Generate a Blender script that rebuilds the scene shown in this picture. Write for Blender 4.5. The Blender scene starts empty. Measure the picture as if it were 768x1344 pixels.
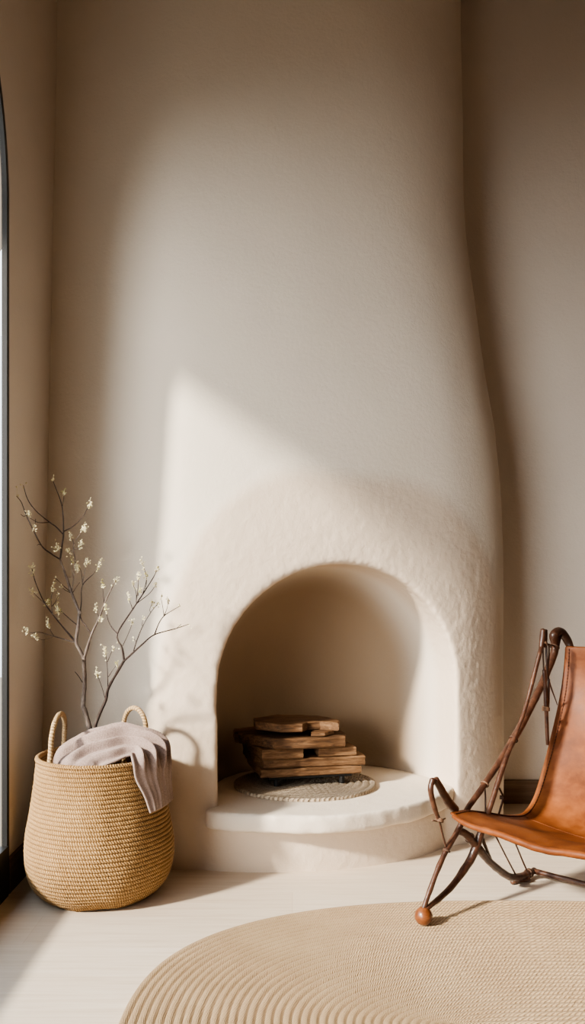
import bpy, bmesh, math, random
import numpy as np
from mathutils import Vector, noise
from mathutils.geometry import tessellate_polygon
random.seed(7)
S = bpy.context.scene
COL = S.collection
PI = math.pi

# ------------------------------------------------------------------ camera
F, HZ, CX, EYE = 1150.0, 760.0, 384.0, 0.95      # focal length (px), horizon row, centre column, eye height
cd = bpy.data.cameras.new('camera')
cd.sensor_fit = 'VERTICAL'; cd.sensor_height = 24.0
cd.lens = F / 1344 * 24.0
cd.shift_y = (HZ - 672) / 1344
cd.clip_start = 0.02
cam = bpy.data.objects.new('camera', cd); COL.objects.link(cam)
cam.location = (0, 0, EYE); cam.rotation_euler = (PI/2, 0, 0)
S.camera = cam

def at(px, py, Y):
    return Vector(((px-CX)/F*Y, Y, EYE-(py-HZ)/F*Y))

# ------------------------------------------------------------------ helpers
def link(name, me, mat=None, parent=None, root=None):
    o = bpy.data.objects.new(name, me); COL.objects.link(o)
    if mat: me.materials.append(mat)
    r = root or parent
    if parent:
        o.parent = parent
    if r:
        off = Vector(r.location)
        me.transform(__import__('mathutils').Matrix.Translation(-off))
    return o

def mesh(name, verts, faces, uvs=None, smooth=True):
    me = bpy.data.meshes.new(name)
    me.from_pydata([tuple(v) for v in verts], [], faces)
    if uvs is not None:
        uv = me.uv_layers.new(name='UVMap')
        li = np.empty(len(me.loops), dtype=np.int32); me.loops.foreach_get('vertex_index', li)
        if isinstance(uvs, list) and len(uvs) == len(me.loops):
            arr = np.array(uvs, dtype=np.float32)
        else:
            arr = np.asarray(uvs, dtype=np.float32)[li]
        uv.data.foreach_set('uv', arr.ravel())
    if smooth:
        me.polygons.foreach_set('use_smooth', [True]*len(me.polygons))
    me.update()
    return me

def merge(*parts):
    """parts: (verts, faces[, uvs]) -> one (verts, faces, uvs)"""
    V, Fc, U = [], [], []
    for p in parts:
        b = len(V); V += [tuple(v) for v in p[0]]; Fc += [tuple(i+b for i in f) for f in p[1]]
        U += list(p[2]) if len(p) > 2 else [(0, 0)]*len(p[0])
    return V, Fc, U

def grid(P, cu=False, cv=False, uv=None):
    """P[nu][nv] -> verts, faces (cu/cv: closed)"""
    P = np.asarray(P, dtype=float); nu, nv = P.shape[:2]
    V = P.reshape(-1, 3)
    f = []
    for i in range(nu if cu else nu-1):
        i2 = (i+1) % nu
        for j in range(nv if cv else nv-1):
            j2 = (j+1) % nv
            f.append((i*nv+j, i2*nv+j, i2*nv+j2, i*nv+j2))
    return V, f, (np.asarray(uv).reshape(-1, 2) if uv is not None else np.zeros((len(V), 2)))

def crom(pts, n):
    """Catmull-Rom through pts (arrays), n samples per span"""
    P = [np.asarray(p, dtype=float) for p in pts]
    if len(P) == 2:
        return [P[0]+(P[1]-P[0])*k/n for k in range(n)]+[P[1]]
    P = [2*P[0]-P[1]]+P+[2*P[-1]-P[-2]]
    out = []
    for i in range(1, len(P)-2):
        a, b, c, d = P[i-1:i+3]
        for k in range(n):
            t = k/n
            out.append(.5*((2*b)+(-a+c)*t+(2*a-5*b+4*c-d)*t*t+(-a+3*b-3*c+d)*t**3))
    out.append(P[-2]); return out

def tube(pts, radii, seg=10, n=6, closed=False, wob=0.0, seed=0, cap=True, smooth=True):
    """gnarled tube; radii a number or one per point. returns verts, faces, uvs"""
    if not hasattr(radii, '__len__'): radii = [radii]*len(pts)
    Q = [np.append(np.asarray(p, dtype=float), r) for p, r in zip(pts, radii)]
    if closed: Q = Q  # caller supplies dense points
    elif smooth and n > 1: Q = crom(Q, n)
    C = np.array([q[:3] for q in Q]); R = np.array([q[3] for q in Q]); m = len(C)
    T = np.zeros_like(C)
    for i in range(m):
        a = C[(i-1) % m] if (closed or i > 0) else C[i]
        b = C[(i+1) % m] if (closed or i < m-1) else C[i]
        t = b-a; T[i] = t/(np.linalg.norm(t)+1e-12)
    ref = np.array([0, 0, 1.0]) if abs(T[0][2]) < .9 else np.array([1.0, 0, 0])
    N = np.cross(T[0], ref); N /= np.linalg.norm(N)
    rings, uv, L = [], [], 0.0
    for i in range(m):
        N = N-T[i]*np.dot(N, T[i]); N /= np.linalg.norm(N)+1e-12
        B = np.cross(T[i], N)
        if i: L += np.linalg.norm(C[i]-C[i-1])
        ring = []
        for k in range(seg):
            a = 2*PI*k/seg
            d = N*math.cos(a)+B*math.sin(a)
            r = R[i]
            if wob:
                r *= 1+wob*noise.noise(Vector((C[i]+d*R[i])*35)+Vector((seed*3.1, 0, 0)))
            ring.append(C[i]+d*r); uv.append((L, k/seg))
        rings.append(ring)
    V, f, U = grid(rings, cu=closed, cv=True, uv=uv)
    V = [tuple(v) for v in V]; U = [tuple(u) for u in U]
    if cap and not closed:
        for e, idx in ((0, 0), (m-1, 1)):
            base = e*seg; sgn = -1 if idx == 0 else 1
            V.append(tuple(C[e]+T[e]*sgn*R[e]*.45)); U.append((0, 0)); c = len(V)-1
            for k in range(seg):
                k2 = (k+1) % seg
                f.append((base+k2, base+k, c) if idx == 0 else (base+k, base+k2, c))
    return V, f, U

def ringpts(c, axis, r, n=20, squash=1.0):
    c = Vector(c); ax = Vector(axis).normalized()
    u = ax.orthogonal().normalized(); w = ax.cross(u)
    return [tuple(c+u*math.cos(2*PI*k/n)*r+w*math.sin(2*PI*k/n)*r*squash) for k in range(n)]

def box(x0, x1, y0, y1, z0, z1):
    V = [(x, y, z) for x in (x0, x1) for y in (y0, y1) for z in (z0, z1)]
    f = [(0, 1, 3, 2), (4, 6, 7, 5), (0, 4, 5, 1), (2, 3, 7, 6), (0, 2, 6, 4), (1, 5, 7, 3)]
    return V, f

def prism(poly, z0, z1):
    n = len(poly)
    V = [(p[0], p[1], z0) for p in poly]+[(p[0], p[1], z1) for p in poly]
    f = [(i, (i+1) % n, n+(i+1) % n, n+i) for i in range(n)]
    f.append(tuple(range(n))[::-1]); f.append(tuple(range(n, 2*n)))
    return V, f

def bev(me, w, seg=3, ang=.6):
    bm = bmesh.new(); bm.from_mesh(me)
    es = [e for e in bm.edges if len(e.link_faces) == 2 and e.calc_face_angle(0) > ang]
    bmesh.ops.bevel(bm, geom=es, offset=w, segments=seg, profile=.5, affect='EDGES')
    bmesh.ops.recalc_face_normals(bm, faces=bm.faces)
    bm.to_mesh(me); bm.free(); return me

def applied(o):
    """bake an object's modifiers into its mesh"""
    dg = bpy.context.evaluated_depsgraph_get(); dg.update()
    me = bpy.data.meshes.new_from_object(o.evaluated_get(dg))
    old = o.data; o.modifiers.clear(); o.data = me
    bpy.data.meshes.remove(old); return o

def fixnormals(me):
    bm = bmesh.new(); bm.from_mesh(me)
    bmesh.ops.recalc_face_normals(bm, faces=bm.faces); bm.to_mesh(me); bm.free(); return me

def thing(name, label, cat, loc, group=None):
    o = bpy.data.objects.new(name, None); COL.objects.link(o)
    o.location = loc; o.empty_display_size = .1
    o['label'] = label; o['category'] = cat
    if group: o['group'] = group
    return o

def tag(o, label, cat, group=None):
    o['label'] = label; o['category'] = cat
    if group: o['group'] = group
    return o

def struct(o):
    o['kind'] = 'structure'; return o

def sm(a, b, x):
    t = max(0, min(1, (x-a)/(b-a))); return t*t*(3-2*t)

def lut(x, xs, ys):
    return float(np.interp(x, xs, ys))

# ------------------------------------------------------------------ materials
class NT:
    def __init__(s, name):
        s.m = bpy.data.materials.new(name); s.m.use_nodes = True
        s.t = s.m.node_tree; s.b = s.t.nodes['Principled BSDF']; s.out = s.t.nodes['Material Output']
    def n(s, kind, **kw):
        nd = s.t.nodes.new(kind)
        for k, v in kw.items():
            if k in nd.inputs: nd.inputs[k].default_value = v
            else: setattr(nd, k, v)
        return nd
    def l(s, a, b): s.t.links.new(a, b)
    def coord(s, out='Object', scale=(1, 1, 1), rot=(0, 0, 0)):
        tc = s.n('ShaderNodeTexCoord'); mp = s.n('ShaderNodeMapping')
        mp.inputs['Scale'].default_value = scale; mp.inputs['Rotation'].default_value = rot
        s.l(tc.outputs[out], mp.inputs['Vector']); return mp.outputs['Vector']
    def noise(s, vec, scale, detail=4, rough=.55, dist=0):
        nd = s.n('ShaderNodeTexNoise'); nd.inputs['Scale'].default_value = scale
        nd.inputs['Detail'].default_value = detail; nd.inputs['Roughness'].default_value = rough
        nd.inputs['Distortion'].default_value = dist
        s.l(vec, nd.inputs['Vector']); return nd.outputs['Fac']
    def math(s, op, a, b=None):
        nd = s.n('ShaderNodeMath', operation=op)
        for i, v in enumerate((a, b)):
            if v is None: continue
            if isinstance(v, (int, float)): nd.inputs[i].default_value = v
            else: s.l(v, nd.inputs[i])
        return nd.outputs[0]
    def ramp(s, fac, stops):
        nd = s.n('ShaderNodeValToRGB'); cr = nd.color_ramp
        while len(cr.elements) < len(stops): cr.elements.new(.5)
        for e, (p, c) in zip(cr.elements, stops):
            e.position = p; e.color = (*c, 1) if len(c) == 3 else c
        s.l(fac, nd.inputs['Fac']); return nd.outputs['Color']
    def mix(s, fac, a, b, mode='MIX'):
        nd = s.n('ShaderNodeMix', data_type='RGBA', blend_type=mode)
        for sock, v in ((nd.inputs[0], fac), (nd.inputs[6], a), (nd.inputs[7], b)):
            if isinstance(v, (int, float)): sock.default_value = v
            elif isinstance(v, tuple): sock.default_value = (*v, 1)
            else: s.l(v, sock)
        return nd.outputs[2]
    def bump(s, h, strength=.4, dist=.01, prev=None):
        nd = s.n('ShaderNodeBump'); nd.inputs['Strength'].default_value = strength
        nd.inputs['Distance'].default_value = dist; s.l(h, nd.inputs['Height'])
        if prev is not None: s.l(prev, nd.inputs['Normal'])
        return nd.outputs['Normal']
    def fin(s, color=None, rough=.8, normal=None, spec=.3, sheen=0, coat=0):
        if color is not None:
            if isinstance(color, tuple): s.b.inputs['Base Color'].default_value = (*color, 1)
            else: s.l(color, s.b.inputs['Base Color'])
        if isinstance(rough, (int, float)): s.b.inputs['Roughness'].default_value = rough
        else: s.l(rough, s.b.inputs['Roughness'])
        if normal is not None: s.l(normal, s.b.inputs['Normal'])
        s.b.inputs['Specular IOR Level'].default_value = spec
        s.b.inputs['Sheen Weight'].default_value = sheen
        s.b.inputs['Coat Weight'].default_value = coat
        return s.m

PLASTER = (.71, .635, .54)
def mat_plaster(name, hood=False, base=PLASTER):
    s = NT(name); v = s.coord()
    big = s.noise(v, 1.6, 4)
    c = s.mix(s.ramp(big, [(.3, (0, 0, 0)), (.7, (1, 1, 1))]), tuple(x*.965 for x in base), tuple(min(1, x*1.02) for x in base))
    fine = s.noise(v, 95, 6, .65); mid = s.noise(v, 17, 5, .6, .6); low = s.noise(v, 4, 3)
    h1 = s.math('ADD', s.math('MULTIPLY', fine, .26), s.math('MULTIPLY', mid, .22))
    h1 = s.math('ADD', h1, s.math('MULTIPLY', low, .9))
    if hood:
        at_ = s.n('ShaderNodeAttribute', attribute_name='hood').outputs['Fac']
        c = s.mix(at_, c, tuple(x*y for x, y in zip(base, (.90, .84, .79))))
        shd_ = s.n('ShaderNodeAttribute', attribute_name='firebox_shade').outputs['Fac']
        c = s.mix(shd_, c, tuple(x*y for x, y in zip(base, (.39, .32, .255))))  # shade of the firebox interior painted into the plaster colour
        rough_pl = s.noise(v, 38, 7, .7, 1.2)
        h1 = s.math('ADD', h1, s.math('MULTIPLY', s.math('MULTIPLY', rough_pl, at_), .22))
    return s.fin(c, .92, s.bump(h1, .55, .009), spec=.15)

M = {}
M['plaster_wall'] = mat_plaster('plaster_wall', base=(.66, .59, .515))
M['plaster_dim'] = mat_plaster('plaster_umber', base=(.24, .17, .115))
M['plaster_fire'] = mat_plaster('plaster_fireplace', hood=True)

def mat_ceiling():
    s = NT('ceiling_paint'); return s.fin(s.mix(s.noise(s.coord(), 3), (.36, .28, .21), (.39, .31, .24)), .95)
M['ceiling'] = mat_ceiling()

def mat_floor():
    s = NT('pale_oak_floor')
    v = s.coord()
    br = s.n('ShaderNodeTexBrick'); s.l(v, br.inputs['Vector'])
    br.inputs['Color1'].default_value = (.40, .40, .40, 1); br.inputs['Color2'].default_value = (.62, .62, .62, 1)
    br.inputs['Mortar'].default_value = (.12, .12, .12, 1); br.inputs['Scale'].default_value = 1
    br.inputs['Brick Width'].default_value = 1.9; br.inputs['Row Height'].default_value = .19
    br.inputs['Mortar Size'].default_value = .0011; br.inputs['Mortar Smooth'].default_value = .2
    br.offset = .37
    vs = s.coord(scale=(1.2, 22, 1)); g = s.noise(vs, 2.6, 6, .6, .4)
    gf = s.noise(s.coord(scale=(3, 120, 1)), 3, 4, .6)
    col = s.ramp(g, [(.25, (.56, .455, .345)), (.5, (.65, .555, .445)), (.78, (.72, .635, .53))])
    col = s.mix(.16, col, s.ramp(gf, [(.3, (.5, .41, .32)), (.7, (.85, .78, .70))]), 'MIX')
    col = s.mix(.22, col, br.outputs['Color'], 'OVERLAY')
    nrm = s.bump(s.math('SUBTRACT', s.math('MULTIPLY', gf, .3), br.outputs['Fac']), .25, .002)
    return s.fin(col, .42, nrm, spec=.35)
M['floor'] = mat_floor()

def mat_wood(name, c0, c1, c2, scale=(1, 1, 1), rough=.7, ring=14, bumps=.35, uv=False, spec=.3, coat=0, var=True):
    s = NT(name)
    v = s.coord('UV' if uv else 'Object', scale=scale)
    g = s.noise(v, ring, 7, .62, 1.2); b = s.noise(v, ring*.25, 3)
    f = s.math('ADD', s.math('MULTIPLY', g, .65), s.math('MULTIPLY', b, .35))
    if var:
        oi = s.n('ShaderNodeObjectInfo').outputs['Random']
        f = s.math('ADD', f, s.math('MULTIPLY', s.math('SUBTRACT', oi, .5), .14))
    col = s.ramp(f, [(.30, c0), (.5, c1), (.68, c2)])
    return s.fin(col, rough, s.bump(g, bumps, .004), spec=spec, coat=coat)
M['board'] = mat_wood('weathered_plank', (.040, .020, .010), (.145, .075, .035), (.28, .16, .082), scale=(2.2, 9, 16), ring=7, bumps=.7)
M['base'] = mat_wood('dark_baseboard', (.075, .045, .03), (.12, .075, .05), (.16, .105, .072), scale=(2, 2, 40), ring=3, bumps=.1)
M['base_b'] = mat_wood('brown_baseboard', (.15, .095, .062), (.21, .14, .095), (.26, .18, .125), scale=(2, 2, 40), ring=3, bumps=.1)
M['stick'] = mat_wood('carved_branch_wood', (.022, .009, .006), (.066, .028, .017), (.135, .062, .036), scale=(9, 9, 9), ring=5, rough=.34, bumps=.35, spec=.5, coat=.15, var=False)
M['ball'] = mat_wood('turned_ball_wood', (.10, .030, .010), (.20, .068, .025), (.28, .105, .042), scale=(9, 9, 25), ring=4, rough=.32, bumps=.1, spec=.5, coat=.3, var=False)
M['bark'] = mat_wood('grey_bark', (.075, .055, .045), (.17, .133, .112), (.30, .25, .215), scale=(30, 30, 12), ring=4, rough=.8, bumps=.6, var=False)
M['twig'] = mat_wood('dark_twig_bark', (.030, .019, .016), (.055, .037, .031), (.10, .076, .064), scale=(30, 30, 12), ring=4, rough=.75, bumps=.4, var=False)

def mat_plain(name, c, rough=.5, spec=.4, metal=0, amt=.12):
    s = NT(name); f = s.noise(s.coord(), 60, 4)
    s.b.inputs['Metallic'].default_value = metal
    return s.fin(s.mix(f, tuple(x*(1-amt) for x in c), tuple(x*(1+amt) for x in c)), rough, s.bump(f, .08, .002), spec)
M['black'] = mat_plain('black_window_metal', (.012, .011, .010), .45)
M['iron'] = mat_plain('black_iron', (.010, .009, .008), .6, metal=.3)
M['cord'] = mat_plain('dark_cord', (.085, .045, .028), .75)
M['rawhide'] = mat_plain('pale_lashing', (.17, .095, .058), .7)
M['thread'] = mat_plain('dark_thread', (.07, .022, .009), .8)
M['petal'] = mat_plain('cream_petal', (.74, .67, .44), .7, amt=.2)
M['sepal'] = mat_plain('olive_bud', (.48, .43, .20), .7, amt=.2)
M['blocker'] = mat_plain('blocker_brown', (.25, .2, .15), .8)
M['garden_wall'] = mat_plain('blue_grey_render', (.50, .56, .62), .9)
M['terrace'] = mat_plain('terrace_stone', (.17, .145, .11), .9)

def mat_glass():
    s = NT('window_glass')
    tr = s.n('ShaderNodeBsdfTransparent'); tr.inputs['Color'].default_value = (.95, .97, .98, 1)
    gl = s.n('ShaderNodeBsdfGlossy'); gl.inputs['Roughness'].default_value = .02
    fr = s.n('ShaderNodeFresnel'); fr.inputs['IOR'].default_value = 1.35
    mx = s.n('ShaderNodeMixShader')
    s.l(s.math('MULTIPLY', fr.outputs[0], .25), mx.inputs[0]); s.l(tr.outputs[0], mx.inputs[1]); s.l(gl.outputs[0], mx.inputs[2])
    s.l(mx.outputs[0], s.out.inputs['Surface']); return s.m
M['glass'] = mat_glass()

def mat_fibre(name, c0, c1, c2, pitch=.011, tw=1.0, bump=.8, dist=.004, chev=False, gap=0):
    """rope or braid: UV.x metres along the coil, UV.y row number"""
    s = NT(name)
    tc = s.n('ShaderNodeTexCoord'); sp = s.n('ShaderNodeSeparateXYZ'); s.l(tc.outputs['UV'], sp.inputs[0])
    u, v = sp.outputs[0], sp.outputs[1]
    wob = s.noise(s.coord(), 45, 3)
    u2 = s.math('ADD', s.math('DIVIDE', u, pitch), s.math('MULTIPLY', wob, .9))
    fv = s.math('FRACT', v)
    if chev:
        fv = s.math('ABSOLUTE', s.math('SUBTRACT', fv, .5))
        ph = s.math('ADD', u2, s.math('MULTIPLY', fv, 2*tw))
    else:
        ph = s.math('ADD', u2, s.math('ADD', s.math('MULTIPLY', v, tw), s.math('MULTIPLY', s.math('FRACT', s.math('MULTIPLY', s.math('FLOOR', v), .618)), 1.0)))
    wv = s.math('ABSOLUTE', s.math('SINE', s.math('MULTIPLY', ph, PI)))
    wv = s.math('POWER', wv, .55)
    fib = s.noise(s.coord('UV', scale=(900, 7, 1)), 1, 3, .6)
    sp2 = s.noise(s.coord(), 260, 3, .7)
    pat = s.noise(s.coord(), 7, 4, .6)
    f = s.math('ADD', s.math('MULTIPLY', wv, .40), s.math('ADD', s.math('MULTIPLY', sp2, .55), s.math('MULTIPLY', pat, .30)))
    f = s.math('SUBTRACT', f, .07)
    if gap:
        e = s.math('ABSOLUTE', s.math('SUBTRACT', s.math('FRACT', v), .5))
        f = s.math('SUBTRACT', f, s.math('MULTIPLY', s.math('POWER', s.math('MULTIPLY', e, 2), 5), gap))
    col = s.ramp(f, [(.25, c0), (.58, c1), (.88, c2)])
    h = s.math('ADD', wv, s.math('MULTIPLY', s.math('ADD', fib, sp2), .35))
    return s.fin(col, .85, s.bump(h, bump, dist), spec=.2, sheen=.08)
M['basket'] = mat_fibre('seagrass_rope', (.080, .037, .012), (.315, .175, .064), (.56, .37, .175), pitch=.0075, tw=.9, bump=.95, dist=.0032, gap=.30)
M['handle'] = mat_fibre('rope_handle', (.22, .125, .052), (.45, .295, .145), (.62, .45, .26), pitch=.009, tw=2.0, bump=.9, dist=.003)
M['rug'] = mat_fibre('braided_jute', (.235, .145, .070), (.45, .310, .180), (.61, .455, .285), pitch=.0072, tw=1.0, bump=.85, dist=.0026, chev=True, gap=.22)
M['mat'] = mat_fibre('braided_grey_fibre', (.125, .088, .058), (.35, .27, .19), (.55, .45, .34), pitch=.017, tw=1.0, bump=1.0, dist=.005, chev=True)

def mat_leather():
    s = NT('tan_leather'); v = s.coord()
    big = s.noise(v, 5, 5, .6, .5); mid = s.noise(v, 26, 5, .6); fine = s.noise(v, 420, 3, .6)
    f = s.math('ADD', s.math('MULTIPLY', big, .75), s.math('MULTIPLY', mid, .25))
    col = s.ramp(f, [(.36, (.072, .021, .008)), (.5, (.165, .050, .015)), (.64, (.265, .092, .030))])
    vo = s.n('ShaderNodeTexVoronoi', feature='DISTANCE_TO_EDGE'); vo.inputs['Scale'].default_value = 330; s.l(v, vo.inputs['Vector'])
    h = s.math('ADD', s.math('MULTIPLY', vo.outputs['Distance'], .8), s.math('MULTIPLY', fine, .4))
    rg = s.math('ADD', s.math('MULTIPLY', mid, .25), .36)
    return s.fin(col, rg, s.bump(h, .12, .002, s.bump(mid, .15, .004)), spec=.25, coat=.0)
M['leather'] = mat_leather()

def mat_knit():
    s = NT('mauve_knit')
    tc = s.n('ShaderNodeTexCoord'); sp = s.n('ShaderNodeSeparateXYZ'); s.l(tc.outputs['UV'], sp.inputs[0])
    w1 = s.math('SINE', s.math('MULTIPLY', sp.outputs[0], 900)); w2 = s.math('SINE', s.math('MULTIPLY', sp.outputs[1], 1100))
    k = s.math('MULTIPLY', w1, w2); nz = s.noise(s.coord(), 330, 4, .7); big = s.noise(s.coord(), 14, 3)
    f = s.math('ADD', s.math('MULTIPLY', nz, .7), s.math('MULTIPLY', big, .3))
    col = s.ramp(f, [(.3, (.17, .118, .100)), (.5, (.30, .222, .192)), (.7, (.43, .335, .295))])
    return s.fin(col, .95, s.bump(s.math('ADD', s.math('MULTIPLY', k, .25), nz), .6, .002), spec=.1, sheen=.25)
M['knit'] = mat_knit()

# ------------------------------------------------------------------ room shell
XL, XR, YB, YR, ZC = -.865, 2.7, 3.72, -1.6, 3.45
def bobj(name, b, mat, parent=None, root=None, smooth=False):
    return link(name, mesh(name, b[0], b[1], smooth=smooth), mat, parent, root)
struct(bobj('floor', box(XL-.12, XR+.1, YR-.1, YB+.1, -.08, 0), M['floor']))
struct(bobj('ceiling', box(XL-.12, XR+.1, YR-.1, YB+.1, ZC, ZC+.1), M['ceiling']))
struct(bobj('wall_back', box(XL-.12, XR+.1, YB, YB+.1, 0, ZC), M['plaster_wall']))
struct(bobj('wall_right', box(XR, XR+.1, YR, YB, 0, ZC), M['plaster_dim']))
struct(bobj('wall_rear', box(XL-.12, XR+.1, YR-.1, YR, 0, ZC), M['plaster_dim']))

WY0, WY1, WS, WR = -.39, 2.645, 2.08, .7475            # window opening: near and far edge, spring line
WM = (WY0+WY1)/2
def archline(inset, n=40, z0=0.0):
    """outline of the wide window with quarter-round top corners"""
    r = WR-inset; a, b = WY1-WR, WY0+WR
    return ([(WY1-inset, z0)]+[(a+r*math.cos(PI/2*k/n), WS+r*math.sin(PI/2*k/n)) for k in range(n+1)]
            + [(b-r*math.sin(PI/2*k/n), WS+r*math.cos(PI/2*k/n)) for k in range(n+1)]+[(WY0+inset, z0)])
# left wall with the arched openings cut out (polygon with notches at the floor)
poly = [(YB, 0), (YB, ZC), (YR, ZC), (YR, 0)]
polo = poly+archline(-.34)[::-1]      # the reveal splays outwards
poly = poly+archline(0)[::-1]
tri = tessellate_polygon([[Vector((y, z, 0)) for y, z in poly]])
n = len(poly)
V = [(XL, y, z) for y, z in poly]+[(XL-.10, y, z) for y, z in polo]
trio = tessellate_polygon([[Vector((y, z, 0)) for y, z in polo]])
Fc = [tuple(t) for t in tri]+[tuple(i+n for i in t[::-1]) for t in trio]+[(i, (i+1) % n, n+(i+1) % n, n+i) for i in range(n)]
struct(link('wall_left', fixnormals(mesh('wall_left', V, Fc, smooth=False)), M['plaster_wall']))

# windows: black arched frame, bottom rail, glass
def arch_ring(po, pi, x0, x1):
    m = len(po); V, f = [], []
    for x in (x0, x1):
        V += [(x, y, z) for y, z in po]+[(x, y, z) for y, z in pi]
    for k in range(m-1):
        f += [(k, k+1, m+k+1, m+k), (2*m+k+1, 2*m+k, 3*m+k, 3*m+k+1), (k+1, k, 2*m+k, 2*m+k+1), (m+k, m+k+1, 3*m+k+1, 3*m+k)]
    f += [(0, m, 3*m, 2*m), (m-1, 3*m-1, 4*m-1, 2*m-1)]
    return V, f
wn = struct(bpy.data.objects.new('window_1', None)); COL.objects.link(wn); wn.location = (XL, WM, 0)
link('window_frame', fixnormals(mesh('window_frame', *arch_ring(archline(.001), archline(.022), XL+.010, XL-.006), smooth=False)), M['black'], wn)
bobj('bottom_rail', box(XL-.055, XL+.014, WY0+.02, WY1-.02, .001, .15), M['black'], wn)
g = archline(.021, z0=.149)
V = [(XL+.004, y, z) for y, z in g]; tri = tessellate_polygon([[Vector((y, z, 0)) for y, z in g]])
link('pane', mesh('pane', V, [tuple(t) for t in tri], smooth=False), M['glass'], wn)

# skirting boards
struct(bobj('baseboard_left', box(XL, XL+.012, WY1, 3.02, 0, .105), M['base']))
struct(bobj('baseboard_back', box(.79, XR, YB-.016, YB, 0, .098), M['base_b']))
struct(bobj('garden_wall', box(-9, XL-.12, 9, 9.2, -.06, 3.45), M['garden_wall']))
# outside: paved terrace and an unseen slope added over the window to cut the sun
struct(bobj('ground', box(-9, XL-.12, -6, 9, -.12, -.06), M['terrace']))
AX = XL-.10-.52
V = [(XL-.10, y, z) for y in (-2.2, 4.2) for z in (3.22, 3.26)]+[(AX, y, z) for y in (-2.2, 4.2) for z in (2.385, 2.425)]
struct(link('sun_blocker', fixnormals(mesh('sun_blocker', V, [(0, 1, 3, 2), (4, 6, 7, 5), (0, 4, 5, 1), (2, 3, 7, 6), (0, 2, 6, 4), (1, 5, 7, 3)], smooth=False)), M['blocker']))  # added out of view to trim the sun patch and darken the upper wall

# ------------------------------------------------------------------ fireplace
fire = thing('fireplace', 'rounded cream plaster fireplace swelling from the corner with an arched opening', 'fireplace', (.1, 3.3, 0))
ZS = [.25, 1.07, 1.30, 1.53, 1.74, 2.0, 2.23, 2.46, 2.87, 3.16]
XS = [.826, .826, .815, .793, .760, .722, .693, .676, .667, .664]
low = [(-.865, 3.0), (-.74, 2.965), (-.60, 2.93), (-.42, 2.868), (-.28, 2.872), (-.1, 2.91), (.15, 2.975), (.40, 3.06), (.589, 3.136), (.73, 3.24), (.80, 3.345), (.826, 3.47), (.815, 3.78)]
upp = [(-.865, 3.225), (-.74, 3.19), (-.58, 3.15), (-.42, 3.10), (-.28, 3.075), (-.1, 3.07), (.10, 3.085), (.30, 3.125), (.45, 3.19), (.565, 3.275), (.635, 3.365), (.664, 3.48), (.655, 3.78)]
def section(z):
    b = (.826-lut(z, ZS, XS))/(.826-.664); li = max(0, min(1, z/3.0))
    pts = []
    for i, (l_, u_) in enumerate(zip(low, upp)):
        k = i/(len(low)-1)
        by = li*(1-k)+(.35*li+.65*b)*k
        pts.append((l_[0]+(u_[0]-l_[0])*b, l_[1]+(u_[1]-l_[1])*by))
    pts = [tuple(p) for p in crom(pts, 5)]
    pts = [(max(XL, x), min(YB+.05, y)) for x, y in pts]
    return [(XL-.05, pts[0][1]+.008)]+pts+[(XL-.05, YB+.05)]
zs = list(np.linspace(-.05, ZC+.05, 48))
R3 = [[(x, y, z) for x, y in section(z)] for z in zs]
V, Fc, _ = grid(R3, cv=True); m = len(R3[0])
Fc = Fc+[tuple(range(m))[::-1], tuple(range((len(zs)-1)*m, len(zs)*m))]
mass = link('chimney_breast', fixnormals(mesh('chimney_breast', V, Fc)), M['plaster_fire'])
# plinth below the hearth: bows out in front of the opening
plin = [(-.50, 2.96), (-.42, 2.905), (-.335, 2.880), (-.25, 2.853), (-.13, 2.837), (.05, 2.842), (.24, 2.890), (.40, 2.975), (.51, 3.075), (.585, 3.18), (.62, 3.3), (.3, 3.55), (-.2, 3.5), (-.45, 3.2)]
ap = [tuple(p) for p in crom(plin[:11], 5)]+plin[11:]
tmp = link('tmp_plinth', fixnormals(mesh('p', *prism(ap, -.05, .165))))
md = mass.modifiers.new('u', 'BOOLEAN'); md.operation = 'UNION'; md.object = tmp; md.solver = 'EXACT'
applied(mass); bpy.data.objects.remove(tmp)
# domed firebox
MM, AA, NN, HW, SPR, ZF = np.array([.1725, 3.008]), np.array([.956, .294]), np.array([-.294, .956]), .4355, .575, .145
def arch_sec(sx, sz, d):
    out = []
    prof = [(-1, 0), (-1, .5), (-1, 1)]+[(-math.cos(PI*k/72), 1+math.sin(PI*k/72)*1.0) for k in range(1, 72)]+[(1, 1), (1, .5), (1, 0)]
    for u, w in prof:
        zz = (SPR-ZF)*min(w, 1)+max(0, w-1)*HW*.985
        # the left jamb leans in a touch and the shoulders are slightly full
        uu = u*HW*sx
        p = MM+AA*uu+NN*d
        out.append((p[0], p[1], ZF+zz*sz))
    return out
D = .56
secs = [arch_sec(1.0, 1.0, -.34), arch_sec(1, 1, 0)]
for t in [.06, .14, .24, .34, .44, .54, .64, .73, .81, .88, .93, .97, .992]:
    secs.append(arch_sec((1-t**2.3)**(1/2.3), .12+.88*(1-t**2.8)**(1/2.8), D*t))
V, Fc, _ = grid(secs); m = len(secs[0])
Fc = Fc+[tuple(range(m)), tuple(range((len(secs)-1)*m, len(secs)*m))[::-1]]
Fc += [((i+1)*m, i*m, i*m+m-1, (i+1)*m+m-1) for i in range(len(secs)-1)]
cut = link('tmp_cut', fixnormals(mesh('c', V, Fc)))
md = mass.modifiers.new('d', 'BOOLEAN'); md.operation = 'DIFFERENCE'; md.object = cut; md.solver = 'EXACT'
applied(mass); bpy.data.objects.remove(cut)
md = mass.modifiers.new('r', 'REMESH'); md.mode = 'VOXEL'; md.voxel_size = .0072
md = mass.modifiers.new('s', 'SMOOTH'); md.factor = .5; md.iterations = 30
applied(mass)

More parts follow.
